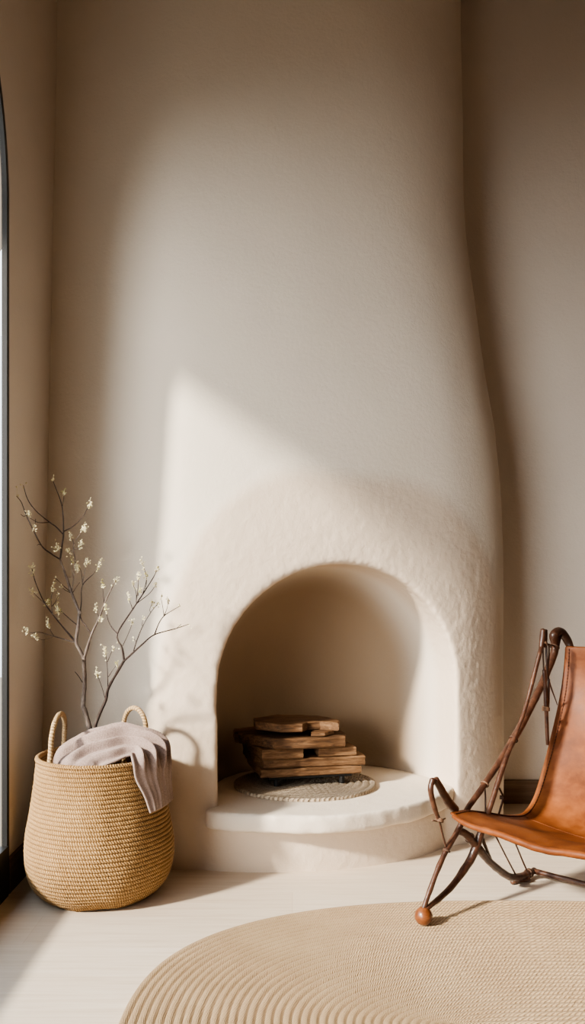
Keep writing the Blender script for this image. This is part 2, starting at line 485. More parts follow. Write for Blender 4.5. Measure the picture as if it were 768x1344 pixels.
def hoodmask(x, z):
    r = (abs(x-.175)/.68)**2.5+(max(0, z-.1)/1.25)**2.5
    r += .10*noise.noise(Vector((x*2.2, z*2.2, 5.0)))
    return 1-sm(.90, 1.05, r)
def lumps(me, amp=1.0, hood=True):
    nv = len(me.vertices)
    co = np.empty(nv*3, np.float32); me.vertices.foreach_get('co', co); co = co.reshape(-1, 3)
    nr = np.empty(nv*3, np.float32); me.vertex_normals.foreach_get('vector', nr); nr = nr.reshape(-1, 3)
    hd = np.zeros(nv, np.float32); shd_ = np.zeros(nv, np.float32)
    for i in range(nv):
        x, y, z = co[i]; d = 0
        p = Vector((float(x), float(y), float(z)))
        d += .006*noise.noise(p*2.3)+.0013*noise.noise(p*8)
        if hood:
            h = hoodmask(x, z)*(1-sm(.1, .5, -nr[i][2]*0)) if y < 3.4 else 0
            dep = (x-MM[0])*NN[0]+(y-MM[1])*NN[1]
            if dep > .10: h *= 1-sm(.10, .2, dep)   # inside the firebox
            u_ = (x-MM[0])*AA[0]+(y-MM[1])*AA[1]
            if z < 1.05 and abs(u_) < .47: shd_[i] = sm(.12, .38, dep)*(1-sm(D+.06, D+.1, dep))  # painted shade, deepening towards the back of the firebox
            hd[i] = h
            d += h*.0025
            d += h*(.0004*noise.noise(p*22)+.0008*noise.noise(p*55))
            # the rim of the opening is trowelled rough
            if -.12 < dep < .09 and .2 < z < 1.1:
                d += .0008*noise.noise(p*15)+.0005*noise.noise(p*42)+.0006*noise.noise(p*80)
        co[i] += nr[i]*d*amp
    me.vertices.foreach_set('co', co.ravel())
    at_ = me.attributes.new('hood', 'FLOAT', 'POINT'); at_.data.foreach_set('value', hd)
    at_ = me.attributes.new('firebox_shade', 'FLOAT', 'POINT'); at_.data.foreach_set('value', shd_)
    me.polygons.foreach_set('use_smooth', [True]*len(me.polygons)); me.update()
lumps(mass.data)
if not mass.data.materials: mass.data.materials.append(M['plaster_fire'])
mass.parent = fire; mass.data.transform(__import__('mathutils').Matrix.Translation(-Vector(fire.location)))

# hearth ledge: one slab filling the firebox floor with a thick rounded nose
nose = [(-.262, 2.905), (-.285, 2.850), (-.24, 2.812), (-.13, 2.785), (.02, 2.770), (.14, 2.775), (.288, 2.842), (.40, 2.925), (.49, 3.015), (.56, 3.11), (.60, 3.20)]
lp = [tuple(p) for p in crom(nose, 6)]
# inside: follow the firebox plan a little way into the wall
for t in (.2, .4, .6, .75, .88, .96): 
    sx = (1-t**2.3)**(1/2.3)*1.03; p = MM+AA*HW*sx+NN*D*t*1.0; lp.append(tuple(p))
for t in (.96, .88, .75, .6, .4, .2, .1):
    sx = (1-t**2.3)**(1/2.3)*1.03; p = MM-AA*HW*sx+NN*D*t*1.0; lp.append(tuple(p))
led = link('hearth_ledge', fixnormals(mesh('hearth_ledge', *prism(lp, .137, .200))), M['plaster_fire'])
md = led.modifiers.new('r', 'REMESH'); md.mode = 'VOXEL'; md.voxel_size = .008
md = led.modifiers.new('s', 'SMOOTH'); md.factor = .5; md.iterations = 16
applied(led)
me = led.data; nv = len(me.vertices)
nr = [v.normal.copy() for v in me.vertices]
for v, q in zip(me.vertices, nr):
    if v.co.y < 3.16:
        v.co += q*(.0035*noise.noise(v.co*17)+.004*noise.noise(v.co*6)) if q.z < .95 else Vector((0, 0, .0008*noise.noise(v.co*20)))
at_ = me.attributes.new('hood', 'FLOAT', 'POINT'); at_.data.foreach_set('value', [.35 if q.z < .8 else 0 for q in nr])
me.polygons.foreach_set('use_smooth', [True]*len(me.polygons))
ztop = max(v.co.z for v in me.vertices)
if not me.materials: me.materials.append(M['plaster_fire'])
led.parent = fire; me.transform(__import__('mathutils').Matrix.Translation(-Vector(fire.location)))
HT = .2002

# ------------------------------------------------------------------ braided rug and hearth mat
def braided(cx, cy, a, b, rows, z0, th, seg, prof=6, twist=0.0, seed=0, pitch=.02, ex=2.0):
    """rings of braid as one surface with rounded ribs; returns verts, faces, uvs"""
    P, U = [], []
    for r in range(rows):
        for k in range(prof):
            w = k/prof
            f = (r+w)/rows
            h = z0+th*(.58+.42*math.sqrt(max(0, 1-(2*w-1)**2)))
            ring, uvr = [], []
            for j in range(seg):
                t = 2*PI*j/seg
                wv = 1+.0018*noise.noise(Vector((math.cos(t)*3, math.sin(t)*3, r*.7+seed)))
                # distance from the edge stays constant: inset outline
                ins = (1-f)*b; e_ = 2/ex
                c_, s_ = math.cos(t), math.sin(t)
                k_ = 1-sm(.15, .75, (b-ins)/b)             # towards the middle the loops turn to plain ovals
                ee = e_*(1-k_)+k_
                x = cx+(a-ins)*math.copysign(abs(c_)**ee, c_)*wv; y = cy+(b-ins)*math.copysign(abs(s_)**ee, s_)*wv
                hh = h
                if twist:
                    hh += twist*math.sin(2*PI*(t*(b-ins)/pitch)+r*2.1)*(1-(2*w-1)**2)
                ring.append((x, y, hh)); uvr.append((t*((a-ins)+(b-ins))/2, r+w))
            P.append(ring); U.append(uvr)
    last = [(p[0], p[1], z0) for p in P[-1]]
    P.append([(p[0], p[1], z0+th*.58) for p in last]); U.append([(u[0], rows) for u in U[-1]])
    P.append(last); U.append([(u[0], rows) for u in U[-1]])
    V, Fc, UU = grid(P, cv=True, uv=U)
    Fc = [f[::-1] for f in Fc]
    return V, Fc, UU
V, Fc, U = braided(.62, 1.85, .99, .715, 37, .0005, .0115, 640, 6, ex=2.5)
tag(link('braided_rug', mesh('braided_rug', V, Fc, U), M['rug']), 'large oval braided jute rug with ridged rings on the pale floor', 'rug')
V, Fc, U = braided(.045, 3.185, .262, .245, 9, HT+.0005, .013, 200, 6, twist=.0015, pitch=.02)
tag(link('braided_hearth_mat', mesh('braided_hearth_mat', V, Fc, U), M['mat']), 'small round grey braided mat under the wood planks in the fireplace', 'mat')
MT = HT+.0152

# ------------------------------------------------------------------ planks on a low iron stand
ca, sa = math.cos(math.radians(13)), math.sin(math.radians(13))
def plank_frame(fx, fy):
    return lambda u, v: (fx+ca*u-sa*v, fy+sa*u+ca*v)
def plank(name, outline, z0, z1, label, seed, rough=.003, group='planks stacked in the fireplace'):
    """outline: plan polygon; jagged sides, slightly uneven top"""
    dense = []
    nn = len(outline)
    for i in range(nn):
        p, q = Vector(outline[i]), Vector(outline[(i+1) % nn]); k = max(1, int((q-p).length/.012))
        for j in range(k): dense.append(p+(q-p)*j/k)
    c = sum(dense, Vector((0, 0)))/len(dense)
    layers = [(-.004, 0), (0, .12), (.0008, .35), (-.0012, .6), (.0005, .86), (-.003, .985), (-.010, 1.0)]
    P = []
    for ins, f in layers:
        ring = []
        for i, p in enumerate(dense):
            d = (p-c).normalized()
            z = z0+(z1-z0)*f
            s_ = noise.noise(Vector((p.x*30, p.y*30, seed+f*1.2)))*rough + noise.noise(Vector((p.x*8, p.y*8, seed)))*rough*1.5
            zz = z if f == 0 else z-abs(noise.noise(Vector((p.x*14, p.y*14, seed*2.0))))*.0035*f
            ring.append((p.x+d.x*(ins+s_), p.y+d.y*(ins+s_), zz))
        P.append(ring)
    V, Fc, _ = grid(P, cv=True); V = [tuple(v) for v in V]; m = len(dense)
    bot = [Vector((v[0], v[1], 0)) for v in V[:m]]; top = V[-m:]
    tri = tessellate_polygon([bot]); Fc += [tuple(t) for t in tri]
    off = len(V)-m; Fc += [tuple(i+off for i in t[::-1]) for t in tri]
    me = fixnormals(mesh(name, V, Fc, smooth=False))
    cz = Vector((c.x, c.y, z0))
    o = bpy.data.objects.new(name, me); COL.objects.link(o); me.materials.append(M['board'])
    mt = __import__('mathutils').Matrix
    me.transform(mt.Rotation(-math.radians(13), 4, 'Z') @ mt.Translation(-cz))
    o.location = cz; o.rotation_euler = (0, 0, math.radians(13))
    return tag(o, label, 'plank', group)
fr_ = plank_frame(-.112, 3.085)
R4 = lambda u0, u1, v0, v1: [fr_(u0, v0), fr_(u1, v0), fr_(u1, v1), fr_(u0, v1)]
st = thing('iron_stand', 'low black iron stand with short feet under the stacked planks', 'stand', (.045, 3.2, MT))
Z0 = MT+.032
for u in (.06, .30):
    for v in (.010, .225):
        x, y = fr_(u, v)
        me = bev(mesh('foot', *prism([(x+.0105*math.cos(k*PI/6), y+.0105*math.sin(k*PI/6)) for k in range(12)], MT, Z0-.008), smooth=False), .002, 2)
        link('foot', me, M['iron'], st)
for v in (.014, .225):
    q = [fr_(.03, v-.011), fr_(.335, v-.011), fr_(.335, v+.011), fr_(.03, v+.011)]
    link('bar', bev(mesh('bar', *prism(q, Z0-.008, Z0-.0005), smooth=False), .001, 2), M['iron'], st)
plank('plank', R4(0, .372, 0, .27), Z0, Z0+0.0296, 'long thin plank at the bottom of the stack on the iron stand', 1)
plank('plank', [fr_(.012, .012), fr_(.384, .0), fr_(.39, .03), fr_(.38, .26), fr_(-.015, .285), fr_(-.02, .2)], Z0+0.0302, Z0+0.0638, 'long cracked plank lying directly on the bottom plank', 2, .004)
plank('plank', [fr_(.005, .0), fr_(.155, .0), fr_(.158, .06), fr_(.15, .25), fr_(-.02, .26)], Z0+0.0644, Z0+0.1003, 'short pale squared block on the left below the thick slab', 3, .0015)
plank('plank', [fr_(.212, .005), fr_(.352, .0), fr_(.352, .2), fr_(.22, .21)], Z0+0.0644, Z0+0.0986, 'short squared block on the right with light end below the slab', 4, .002)
plank('plank', [(-.062, 3.085), (.05, 3.10), (.19, 3.14), (.195, 3.22), (.15, 3.36), (-.13, 3.37), (-.222, 3.30), (-.215, 3.225)], Z0+0.1009, Z0+0.1402, 'thick wide slab with angled left corner near the top of the stack', 5, .003)
plank('plank', [(.065, 3.12), (.115, 3.125), (.15, 3.16), (.14, 3.22), (.08, 3.22)], Z0+0.1408, Z0+0.1585, 'small rough wood chip wedged under the right of the topmost board', 6, .004)
plank('plank', [(-.135, 3.165), (-.04, 3.10), (.035, 3.105), (.055, 3.155), (.10, 3.165), (.165, 3.135), (.172, 3.20), (.10, 3.31), (-.06, 3.33), (-.145, 3.24)], Z0+0.1590, Z0+0.1892, 'topmost weathered board of the stack with a notched front edge', 7, .004)

# ------------------------------------------------------------------ basket
BX, BY = -.5855, 2.662
bask = thing('woven_basket', 'tall round coiled rope basket with two loop handles by the window', 'basket', (BX, BY, 0))
PZ = [0, .008, .035, .075, .13, .19, .26, .33, .395, .42]
PR = [.146, .167, .196, .214, .2215, .2185, .206, .195, .187, .186]
prs = np.array(crom([np.array(p) for p in zip(PR, PZ)], 30))
def prof_at(z): return float(np.interp(z, prs[:, 1], prs[:, 0]))
rows, SEG, PK = 36, 400, 6
P, U = [], []
H_B = .411
# arc-length rows
arc = np.concatenate([[0], np.cumsum(np.linalg.norm(np.diff(prs, axis=0), axis=1))])
tot = float(np.interp(H_B, prs[:, 1], arc))
P.append([(BX, BY, .001)]*SEG); U.append([(0, 0)]*SEG)
P.append([(BX+.14*math.cos(2*PI*j/SEG), BY+.14*math.sin(2*PI*j/SEG), .001) for j in range(SEG)]); U.append([(0, 0)]*SEG)
for r in range(rows):
    for k in range(PK+1 if r == rows-1 else PK):
        w = k/PK
        sA = (r+w)/rows*tot
        rr = float(np.interp(sA, arc, prs[:, 0])); z = float(np.interp(sA, arc, prs[:, 1]))
        i2 = min(sA+.002, arc[-1]); i1 = max(0, sA-.002)
        tr_ = float(np.interp(i2, arc, prs[:, 0])-np.interp(i1, arc, prs[:, 0])); tz_ = float(np.interp(i2, arc, prs[:, 1])-np.interp(i1, arc, prs[:, 1]))
        L = math.hypot(tr_, tz_); nr_, nz_ = tz_/L, -tr_/L
        bulge = .0046*(math.sqrt(max(0, 1-(2*w-1)**2))-.6)
        ring, uvr = [], []
        for j in range(SEG):
            t = 2*PI*j/SEG
            e = bulge+.0035*noise.noise(Vector((math.cos(t)*2, math.sin(t)*2, z*6)))+.0011*noise.noise(Vector((math.cos(t)*9, math.sin(t)*9, r*1.3)))
            zo = .0016*noise.noise(Vector((math.cos(t)*3, math.sin(t)*3, r*.5+9)))
            ring.append((BX+(rr+nr_*e)*math.cos(t), BY+(rr+nr_*e)*math.sin(t), max(.001, z+nz_*e+zo)))
            uvr.append((t*.21, r+w))
        P.append(ring); U.append(uvr)
# inside wall
for z, dr in ((.403, -.013), (.30, -.014), (.18, -.015), (.06, -.018), (.02, -.05)):
    rr = prof_at(z)+dr
    P.append([(BX+rr*math.cos(2*PI*j/SEG), BY+rr*math.sin(2*PI*j/SEG), z) for j in range(SEG)]); U.append([(2*PI*j/SEG*.2, z*80) for j in range(SEG)])
P.append([(BX, BY, .02)]*SEG); U.append([(0, 0)]*SEG)
V, Fc, U = grid(P, cv=True, uv=U); Fc = [f[::-1] for f in Fc]
link('basket_body', mesh('basket_body', V, Fc, U), M['basket'], bask)
rim = [(BX+.182*math.cos(2*PI*j/160), BY+.182*math.sin(2*PI*j/160), .413+.0012*noise.noise(Vector((j*.2, 0, 0)))) for j in range(160)]
V, Fc, U = tube(rim, .0085, 10, closed=True)
link('rim', mesh('rim', V, Fc, [(u[0], u[1]) for u in U]), M['basket'], bask)
def loop_handle(a0, a1, top, lean, spread=1.0):
    r = .167
    p0 = Vector((BX+r*math.cos(a0), BY+r*math.sin(a0), .33)); p1 = Vector((BX+r*math.cos(a1), BY+r*math.sin(a1), .33))
    pts = []
    for k in range(33):
        t = k/32; mid = (p0+p1)/2
        if t < .25: q = p0+Vector((0, 0, (top-.062-.33)*t/.25))
        elif t > .75: q = p1+Vector((0, 0, (top-.062-.33)*(1-t)/.25))
        else:
            an = PI*(1-(t-.25)/.5); q = mid+(p1-p0)/2*math.cos(an)+Vector((0, 0, top-.062-.33+.062*math.sin(an)))
        h = (q.z-.33)/(top-.33)
        q += Vector(lean)*max(0, h)
        pts.append(tuple(q))
    V, Fc, U = tube(pts, .0078, 12, n=3, wob=.15)
    return link('handle', mesh('handle', V, Fc, U), M['handle'], bask)
loop_handle(math.radians(220), math.radians(147), .540, (.014, 0, 0))
loop_handle(math.radians(75), math.radians(43), .540, (0, -.012, 0))

# ------------------------------------------------------------------ knitted throw over the rim
def pol(deg, r, z): return (BX+r*math.cos(math.radians(deg)), BY+r*math.sin(math.radians(deg)), z)
# control sections: each from back edge (t=0) to front edge (t=1)
CT = [
 [pol(128, .140, .33), pol(165, .155, .36), pol(205, .140, .36), pol(240, .140, .36), pol(276, .146, .36)],
 [pol(120, .110, .41), pol(160, .128, .422), pol(207, .126, .424), pol(246, .136, .418), pol(285, .143, .400)],
 [(-.630, 2.745, .432), (-.648, 2.70, .455), (-.638, 2.63, .460), (-.605, 2.570, .445), (-.548, 2.530, .412)],
 [(-.570, 2.735, .462), (-.578, 2.69, .482), (-.568, 2.625, .484), (-.545, 2.575, .460), (-.512, 2.538, .424)],
 [(-.510, 2.718, .472), (-.513, 2.678, .496), (-.506, 2.635, .494), (-.496, 2.59, .468), (-.482, 2.553, .434)],
 [(-.455, 2.695, .455), (-.455, 2.662, .478), (-.453, 2.625, .478), (-.458, 2.58, .462), (-.464, 2.544, .440)],
 [pol(12, .176, .440), pol(3, .182, .452), pol(-15, .184, .452), pol(-32, .184, .446), pol(-49, .181, .447)],
 [pol(6, .204, .410), pol(-2, .212, .412), pol(-18, .212, .412), pol(-34, .210, .412), pol(-51, .211, .424)],
 [pol(0, .214, .375), pol(-6, .220, .370), pol(-20, .220, .372), pol(-33, .218, .374), pol(-49, .212, .378)],
 [pol(-6, .225, .330), pol(-11, .228, .327), pol(-21, .228, .326), pol(-31, .226, .326), pol(-43, .222, .328)],
 [pol(-9, .234, .296), pol(-13, .236, .292), pol(-22, .235, .286), pol(-31, .233, .281), pol(-39, .230, .276)],
]
NS, NTT = 9, 14
rowsC = [crom([np.array(p) for p in sec], NTT) for sec in CT]
cols = list(zip(*rowsC))
G = np.array([crom(list(c), NS) for c in cols])           # [t][s]
G = np.transpose(G, (1, 0, 2))                             # [s][t]
ns, nt = G.shape[:2]
# normals
du = np.gradient(G, axis=0); dv = np.gradient(G, axis=1)
NRM = np.cross(du, dv); NRM /= np.linalg.norm(NRM, axis=2, keepdims=True)+1e-9
if NRM[ns//3, nt//2, 2] < 0: NRM = -NRM
UVt = np.zeros((ns, nt, 2))
for i in range(ns):
    f = i/(ns-1)
    amp = .0135*sm(.03, .22, f)*(1-sm(.58, .80, f))+.0018
    for j in range(nt):
        t = j/(nt-1)
        ph = t*PI*2*5.6+f*2.0+.8*math.sin(f*5)
        fold = 1.5-2.2*abs(math.sin(ph*.5))**.7+.45*math.sin(ph*1.9+1.3+f*3)
        e = amp*fold*(.55+.45*math.sin(PI*min(1, t*1.05)))
        e += .004*noise.noise(Vector((G[i, j]*16)))
        # gathered roll where the throw turns over the rim
        e += .010*sm(.42, .56, f)*(1-sm(.62, .72, f))*math.sin(PI*t)
        G[i, j] += NRM[i, j]*e
        UVt[i, j] = (f*.62, t*.24)
V, Fc, U = grid(G, uv=UVt)
thr = link('throw_blanket', mesh('throw_blanket', V, Fc, U), M['knit'])
md = thr.modifiers.new('s', 'SOLIDIFY'); md.thickness = .0075; md.offset = 1
md = thr.modifiers.new('b', 'SUBSURF'); md.levels = 1; md.render_levels = 1
applied(thr)
thr.data.polygons.foreach_set('use_smooth', [True]*len(thr.data.polygons))
tag(thr, 'mauve grey knitted throw bunched in the basket with one end hanging over its rim', 'blanket')

# ------------------------------------------------------------------ budding branch in the basket
br = thing('budding_branch', 'bare forked branch with tiny cream blossoms standing in the rope basket', 'branch', (-.62, 2.76, .025))
def dep(px, py):
    y = 2.735+.055*math.sin((px-60)*.043)+.03*math.sin(py*.043)
    w = sm(880, 960, py)
    return y*(1-w)+2.782*w
def pA(x, y): return (20+x*.1786, 620+y*.1786)
def pB(x, y): return (90+x*.2214, 730+y*.2214)
def W(p): return tuple(at(p[0], p[1], dep(*p)))
def limb(pts, r0, r1, name, mat, parent, seed, wob=.25):
    m = len(pts); rr = [r0+(r1-r0)*i/(m-1) for i in range(m)]
    V, Fc, U = tube([W(p) for p in pts] if not isinstance(pts[0], Vector) else pts, rr, 8, n=5, wob=wob, seed=seed)
    return link(name, mesh(name, V, Fc, U), M[mat], parent, br)
def blossom(p, nfl, spread, parent, seed):
    """a spray of tiny petals and bud tips round a twig end, one mesh"""
    rnd = random.Random(seed); c = Vector(W(p)); parts = []
    for k in range(int(nfl*1.7)):
        q = c+Vector((rnd.gauss(0, spread*.5), rnd.gauss(0, spread*.5), rnd.gauss(0, spread)))
        ax = Vector((rnd.uniform(-1, 1), rnd.uniform(-1, 1), rnd.uniform(-.2, 1))).normalized()
        L, w = rnd.uniform(.004, .0082), rnd.uniform(.0018, .0031)
        u = ax.orthogonal().normalized(); v = ax.cross(u)
        prof = [(0, .15), (.3, .8), (.6, 1), (.85, .6), (1, .08)]
        P = [[tuple(q+ax*L*h+(u*math.cos(2*PI*j/6)+v*math.sin(2*PI*j/6)*.6)*w*r) for j in range(6)] for h, r in prof]
        parts.append(grid(P, cv=True))
        if rnd.random() < .6:   # thin pedicel back to the twig
            parts.append(tube([tuple(c), tuple((c+q)/2+Vector((0, 0, .002))), tuple(q)], .0006, 5, n=2))
    V, Fc, U = merge(*parts)
    return link('blossom', mesh('blossom', V, Fc, U), M['petal' if seed % 7 else 'sepal'], parent, br)

base = Vector(at(119, 985, 2.785))
st1 = limb([(119, 1085), (120, 1010), (118, 961), (111.5, 934), (109, 925), (111, 898), (110.4, 865)], .0085, .0068, 'stem', 'bark', br, 1)
st2 = limb([(124, 1085), (124.5, 1010), (125.5, 961), (126.5, 948), (138.7, 919), (143, 901.6), (163, 867)], .0068, .0042, 'stem', 'twig', br, 2)
# (points, r0, r1, material, blossoms at the end)
A = lambda *q: [pA(*t) for t in q]
B = lambda *q: [pB(*t) for t in q]
twigs = [
 (B((92, 610), (68, 560), (45, 510), (55, 420), (65, 330))+A((475, 1035), (415, 885), (360, 720), (330, 640)), .0062, .0034, 'bark', 0),
 (A((330, 640), (345, 530), (355, 440), (345, 255), (300, 120), (275, 55)), .0032, .0011, 'twig', 3),
 (A((345, 255), (356, 200), (358, 150)), .0015, .0009, 'twig', 6),
 (A((360, 432), (420, 400), (490, 335), (525, 275), (553, 235)), .0018, .001, 'twig', 8),
 (A((350, 452), (300, 400), (250, 365), (150, 280), (90, 195), (60, 95)), .0024, .001, 'twig', 2),
 (A((250, 368), (170, 368), (110, 335), (95, 305)), .0012, .0008, 'twig', 9),
 (A((150, 340), (146, 380), (140, 410)), .001, .0007, 'twig', 4),
 (A((330, 640), (260, 595), (195, 540), (120, 400), (75, 300), (45, 220), (10, 175)), .0026, .001, 'twig', 2),
 (A((195, 540), (175, 528), (160, 535)), .0012, .0008, 'twig', 0),
 (A((80, 318), (60, 322), (42, 308)), .001, .0007, 'twig', 0),
 (A((415, 885), (360, 838), (290, 770)), .0014, .0008, 'twig', 2),
 (A((408, 885), (372, 868), (348, 850)), .0012, .0008, 'twig', 2),
 (A((415, 890), (428, 780), (440, 640), (428, 540), (470, 460), (512, 405)), .0022, .001, 'bark', 12),
 (A((436, 600), (415, 575), (385, 590)), .0012, .0008, 'bark', 7),
 (A((430, 560), (460, 560), (485, 540)), .0012, .0008, 'bark', 7),
 (A((430, 530), (420, 490), (405, 475)), .001, .0007, 'twig', 4),
 (A((390, 770), (415, 765), (420, 700), (418, 650)), .0012, .0008, 'bark', 4),
 (A((422, 885), (448, 845), (475, 808)), .0013, .0008, 'twig', 0),
 (A((560, 1190), (520, 1130), (480, 1065), (486, 950), (495, 830), (580, 740), (625, 665)), .0022, .001, 'twig', 7),
 (A((495, 830), (490, 760), (478, 710), (455, 695)), .0013, .0008, 'twig', 12),
 (A((497, 810), (512, 730), (532, 655)), .0013, .0008, 'bark', 9),
 (A((345, 560), (330, 560), (300, 550)), .0012, .0007, 'twig', 10),
 (B((92, 610), (112, 540), (138, 460), (180, 370), (210, 290), (245, 210), (280, 145)), .0052, .0012, 'bark', 5),
 (B((212, 285), (205, 220), (202, 165)), .0015, .0009, 'twig', 7),
 (B((180, 370), (172, 340), (162, 312)), .0012, .0008, 'twig', 5),
 (B((180, 372), (192, 368), (200, 366)), .001, .0008, 'twig', 5),
 (A((450, 1252), (370, 1160), (285, 1055), (210, 950), (150, 810), (122, 705)), .0028, .001, 'twig', 9),
 (A((275, 1045), (240, 990), (180, 930), (122, 872)), .0016, .0009, 'bark', 5),
 (A((275, 1045), (268, 990), (265, 920), (282, 850)), .0013, .0008, 'bark', 9),
 (A((268, 985), (290, 960), (315, 910)), .001, .0007, 'twig', 4),
 (A((215, 955), (225, 965), (240, 950)), .001, .0007, 'twig', 10),
 (A((460, 1125), (410, 1085), (360, 1040), (300, 985)), .0018, .0009, 'twig', 3),
 (A((360, 1040), (340, 1025), (315, 1022)), .001, .0007, 'twig', 12),
 (A((450, 1255), (370, 1230), (285, 1205), (180, 1175), (120, 1180), (78, 1165)), .0022, .0009, 'bark', 7),
 (A((285, 1205), (230, 1225), (190, 1228), (140, 1205)), .0012, .0008, 'bark', 7),
 (A((285, 1205), (262, 1165), (238, 1112)), .0012, .0008, 'twig', 8),
 (B((82, 748), (62, 715), (38, 685)), .0016, .0008, 'twig', 0),
 # right-hand stem
 (B((330, 620), (318, 545), (290, 460), (380, 315), (440, 225), (500, 130), (536, 60)), .0034, .001, 'twig', 5),
 (B((290, 460), (260, 425), (235, 380), (218, 300)), .002, .0011, 'twig', 7),
 (B((380, 315), (368, 280), (353, 240)), .0013, .0008, 'twig', 5),
 (B((402, 280), (400, 215), (380, 165)), .0013, .0008, 'twig', 4),
 (B((402, 262), (412, 190), (416, 110)), .0013, .0008, 'twig', 6),
 (B((440, 225), (462, 130), (437, 40)), .0013, .0008, 'twig', 5),
 (B((400, 283), (480, 220), (520, 165)), .0014, .0008, 'twig', 4),
 (B((456, 200), (462, 160), (464, 112)), .001, .0007, 'twig', 5),
 (B((412, 235), (415, 215), (420, 205)), .001, .0007, 'twig', 7),
 (B((330, 620), (385, 570), (440, 520), (510, 465), (640, 428), (715, 402)), .0032, .0009, 'twig', 2),
 (B((640, 428), (660, 410), (668, 402)), .0009, .0006, 'twig', 2),
 (B((510, 465), (535, 400), (565, 355), (610, 325), (656, 298)), .002, .0009, 'twig', 2),
 (B((565, 352), (560, 310), (550, 258)), .0011, .0007, 'twig', 2),
 (B((568, 348), (582, 315), (592, 268)), .0011, .0007, 'twig', 4),
 (B((385, 565), (405, 500), (440, 415), (490, 330), (528, 285)), .0018, .0008, 'twig', 3),
 (B((488, 335), (482, 315), (500, 268)), .001, .0007, 'twig', 4),
 (B((438, 420), (436, 400), (441, 378)), .001, .0007, 'twig', 3),
 (B((402, 512), (395, 500), (388, 488)), .001, .0007, 'twig', 2),
 (B((320, 533), (350, 470), (370, 420), (380, 388)), .0014, .0008, 'twig', 4),
 (B((218, 850), (205, 800), (185, 740), (166, 690)), .0015, .0008, 'twig', 8),
 (B((233, 778), (232, 700), (228, 630), (216, 560)), .0015, .0008, 'twig', 10),
 (B((236, 715), (262, 675), (292, 638)), .0012, .0008, 'twig', 4),
 (B((232, 625), (250, 580), (270, 535)), .0012, .0008, 'twig', 5),
]
for i, (pts, r0, r1, mt, nb) in enumerate(twigs):
    tw = limb(pts, r0, r1, 'twig', mt, br, i)
    if nb:
        blossom(pts[-1], nb, .0075, tw, i*3+1)
        if nb >= 5 and len(pts) > 2:
            q = tuple((pts[-1][k]*.55+pts[-2][k]*.45) for k in (0, 1)); blossom(q, max(2, nb//2), .005, tw, i*3+2)
        if nb >= 4 and len(pts) > 2:
            q = tuple((pts[-1][k]*.78+pts[-2][k]*.22) for k in (0, 1)); blossom(q, max(2, nb//2), .005, tw, i*3+5)

# ------------------------------------------------------------------ leather sling chair
O = np.array([.40, 2.42]); SD = np.array([.7071, .7071]); VD = np.array([.7071, -.7071]); CW = .64
def loc(s, v, z): 
    p = O+SD*s+VD*v; return (p[0], p[1], z)
def side(px, py, v=0.0):
    """where the line of sight through a pixel meets the chair's side plane -> (s, v, z)"""
    k = (px-CX)/F; c = np.dot(O, VD)+v
    Y = c/((k*VD[0]+VD[1])); X = k*Y; p = np.array([X, Y])-O
    return (float(np.dot(p, SD)), v, EYE-(py-HZ)/F*Y)
chair = thing('sling_chair', 'low tan leather sling chair on a lashed dark branch frame, standing on the rug', 'chair', tuple(loc(.3, CW/2, 0)))
def pF(x, y): return (540+x*.2969, 1000+y*.2969)
def pC(x, y): return (530+x*.3274, 800+y*.3274)
def pG(x, y): return (650+x*.2085, 800+y*.2085)
RUGZ = .0122
def flip(p, right): return loc(p[0], CW-p[1] if right else p[1], p[2])
def stick(name, pts, rad, right, mat='stick', seg=12, wob=.16, seed=0, n=7):
    V, Fc, U = tube([flip(p, right) for p in pts], rad, seg, n=n, wob=wob, seed=seed)
    return link(name, fixnormals(mesh(name, V, Fc, U)), M[mat], chair)
def lash(c, axis, r, right, turns=3, mat='rawhide', th=.0022, squash=1):
    parts = []
    c = Vector(flip(c, right)); ax = Vector(axis)
    if right: # mirror the axis across the chair's middle
        vd = Vector((VD[0], VD[1], 0)); ax = ax-2*ax.dot(vd)*vd
    for k in range(turns):
        off = (k-(turns-1)/2)*th*1.7
        parts.append(tube(ringpts(c+ax.normalized()*off, ax+Vector((.1*k, .05, .08*(k-1))), r, 20, squash), th, 6, closed=True))
    V, Fc, U = merge(*parts)
    return link('lashing', mesh('lashing', V, Fc, U), M[mat], chair)

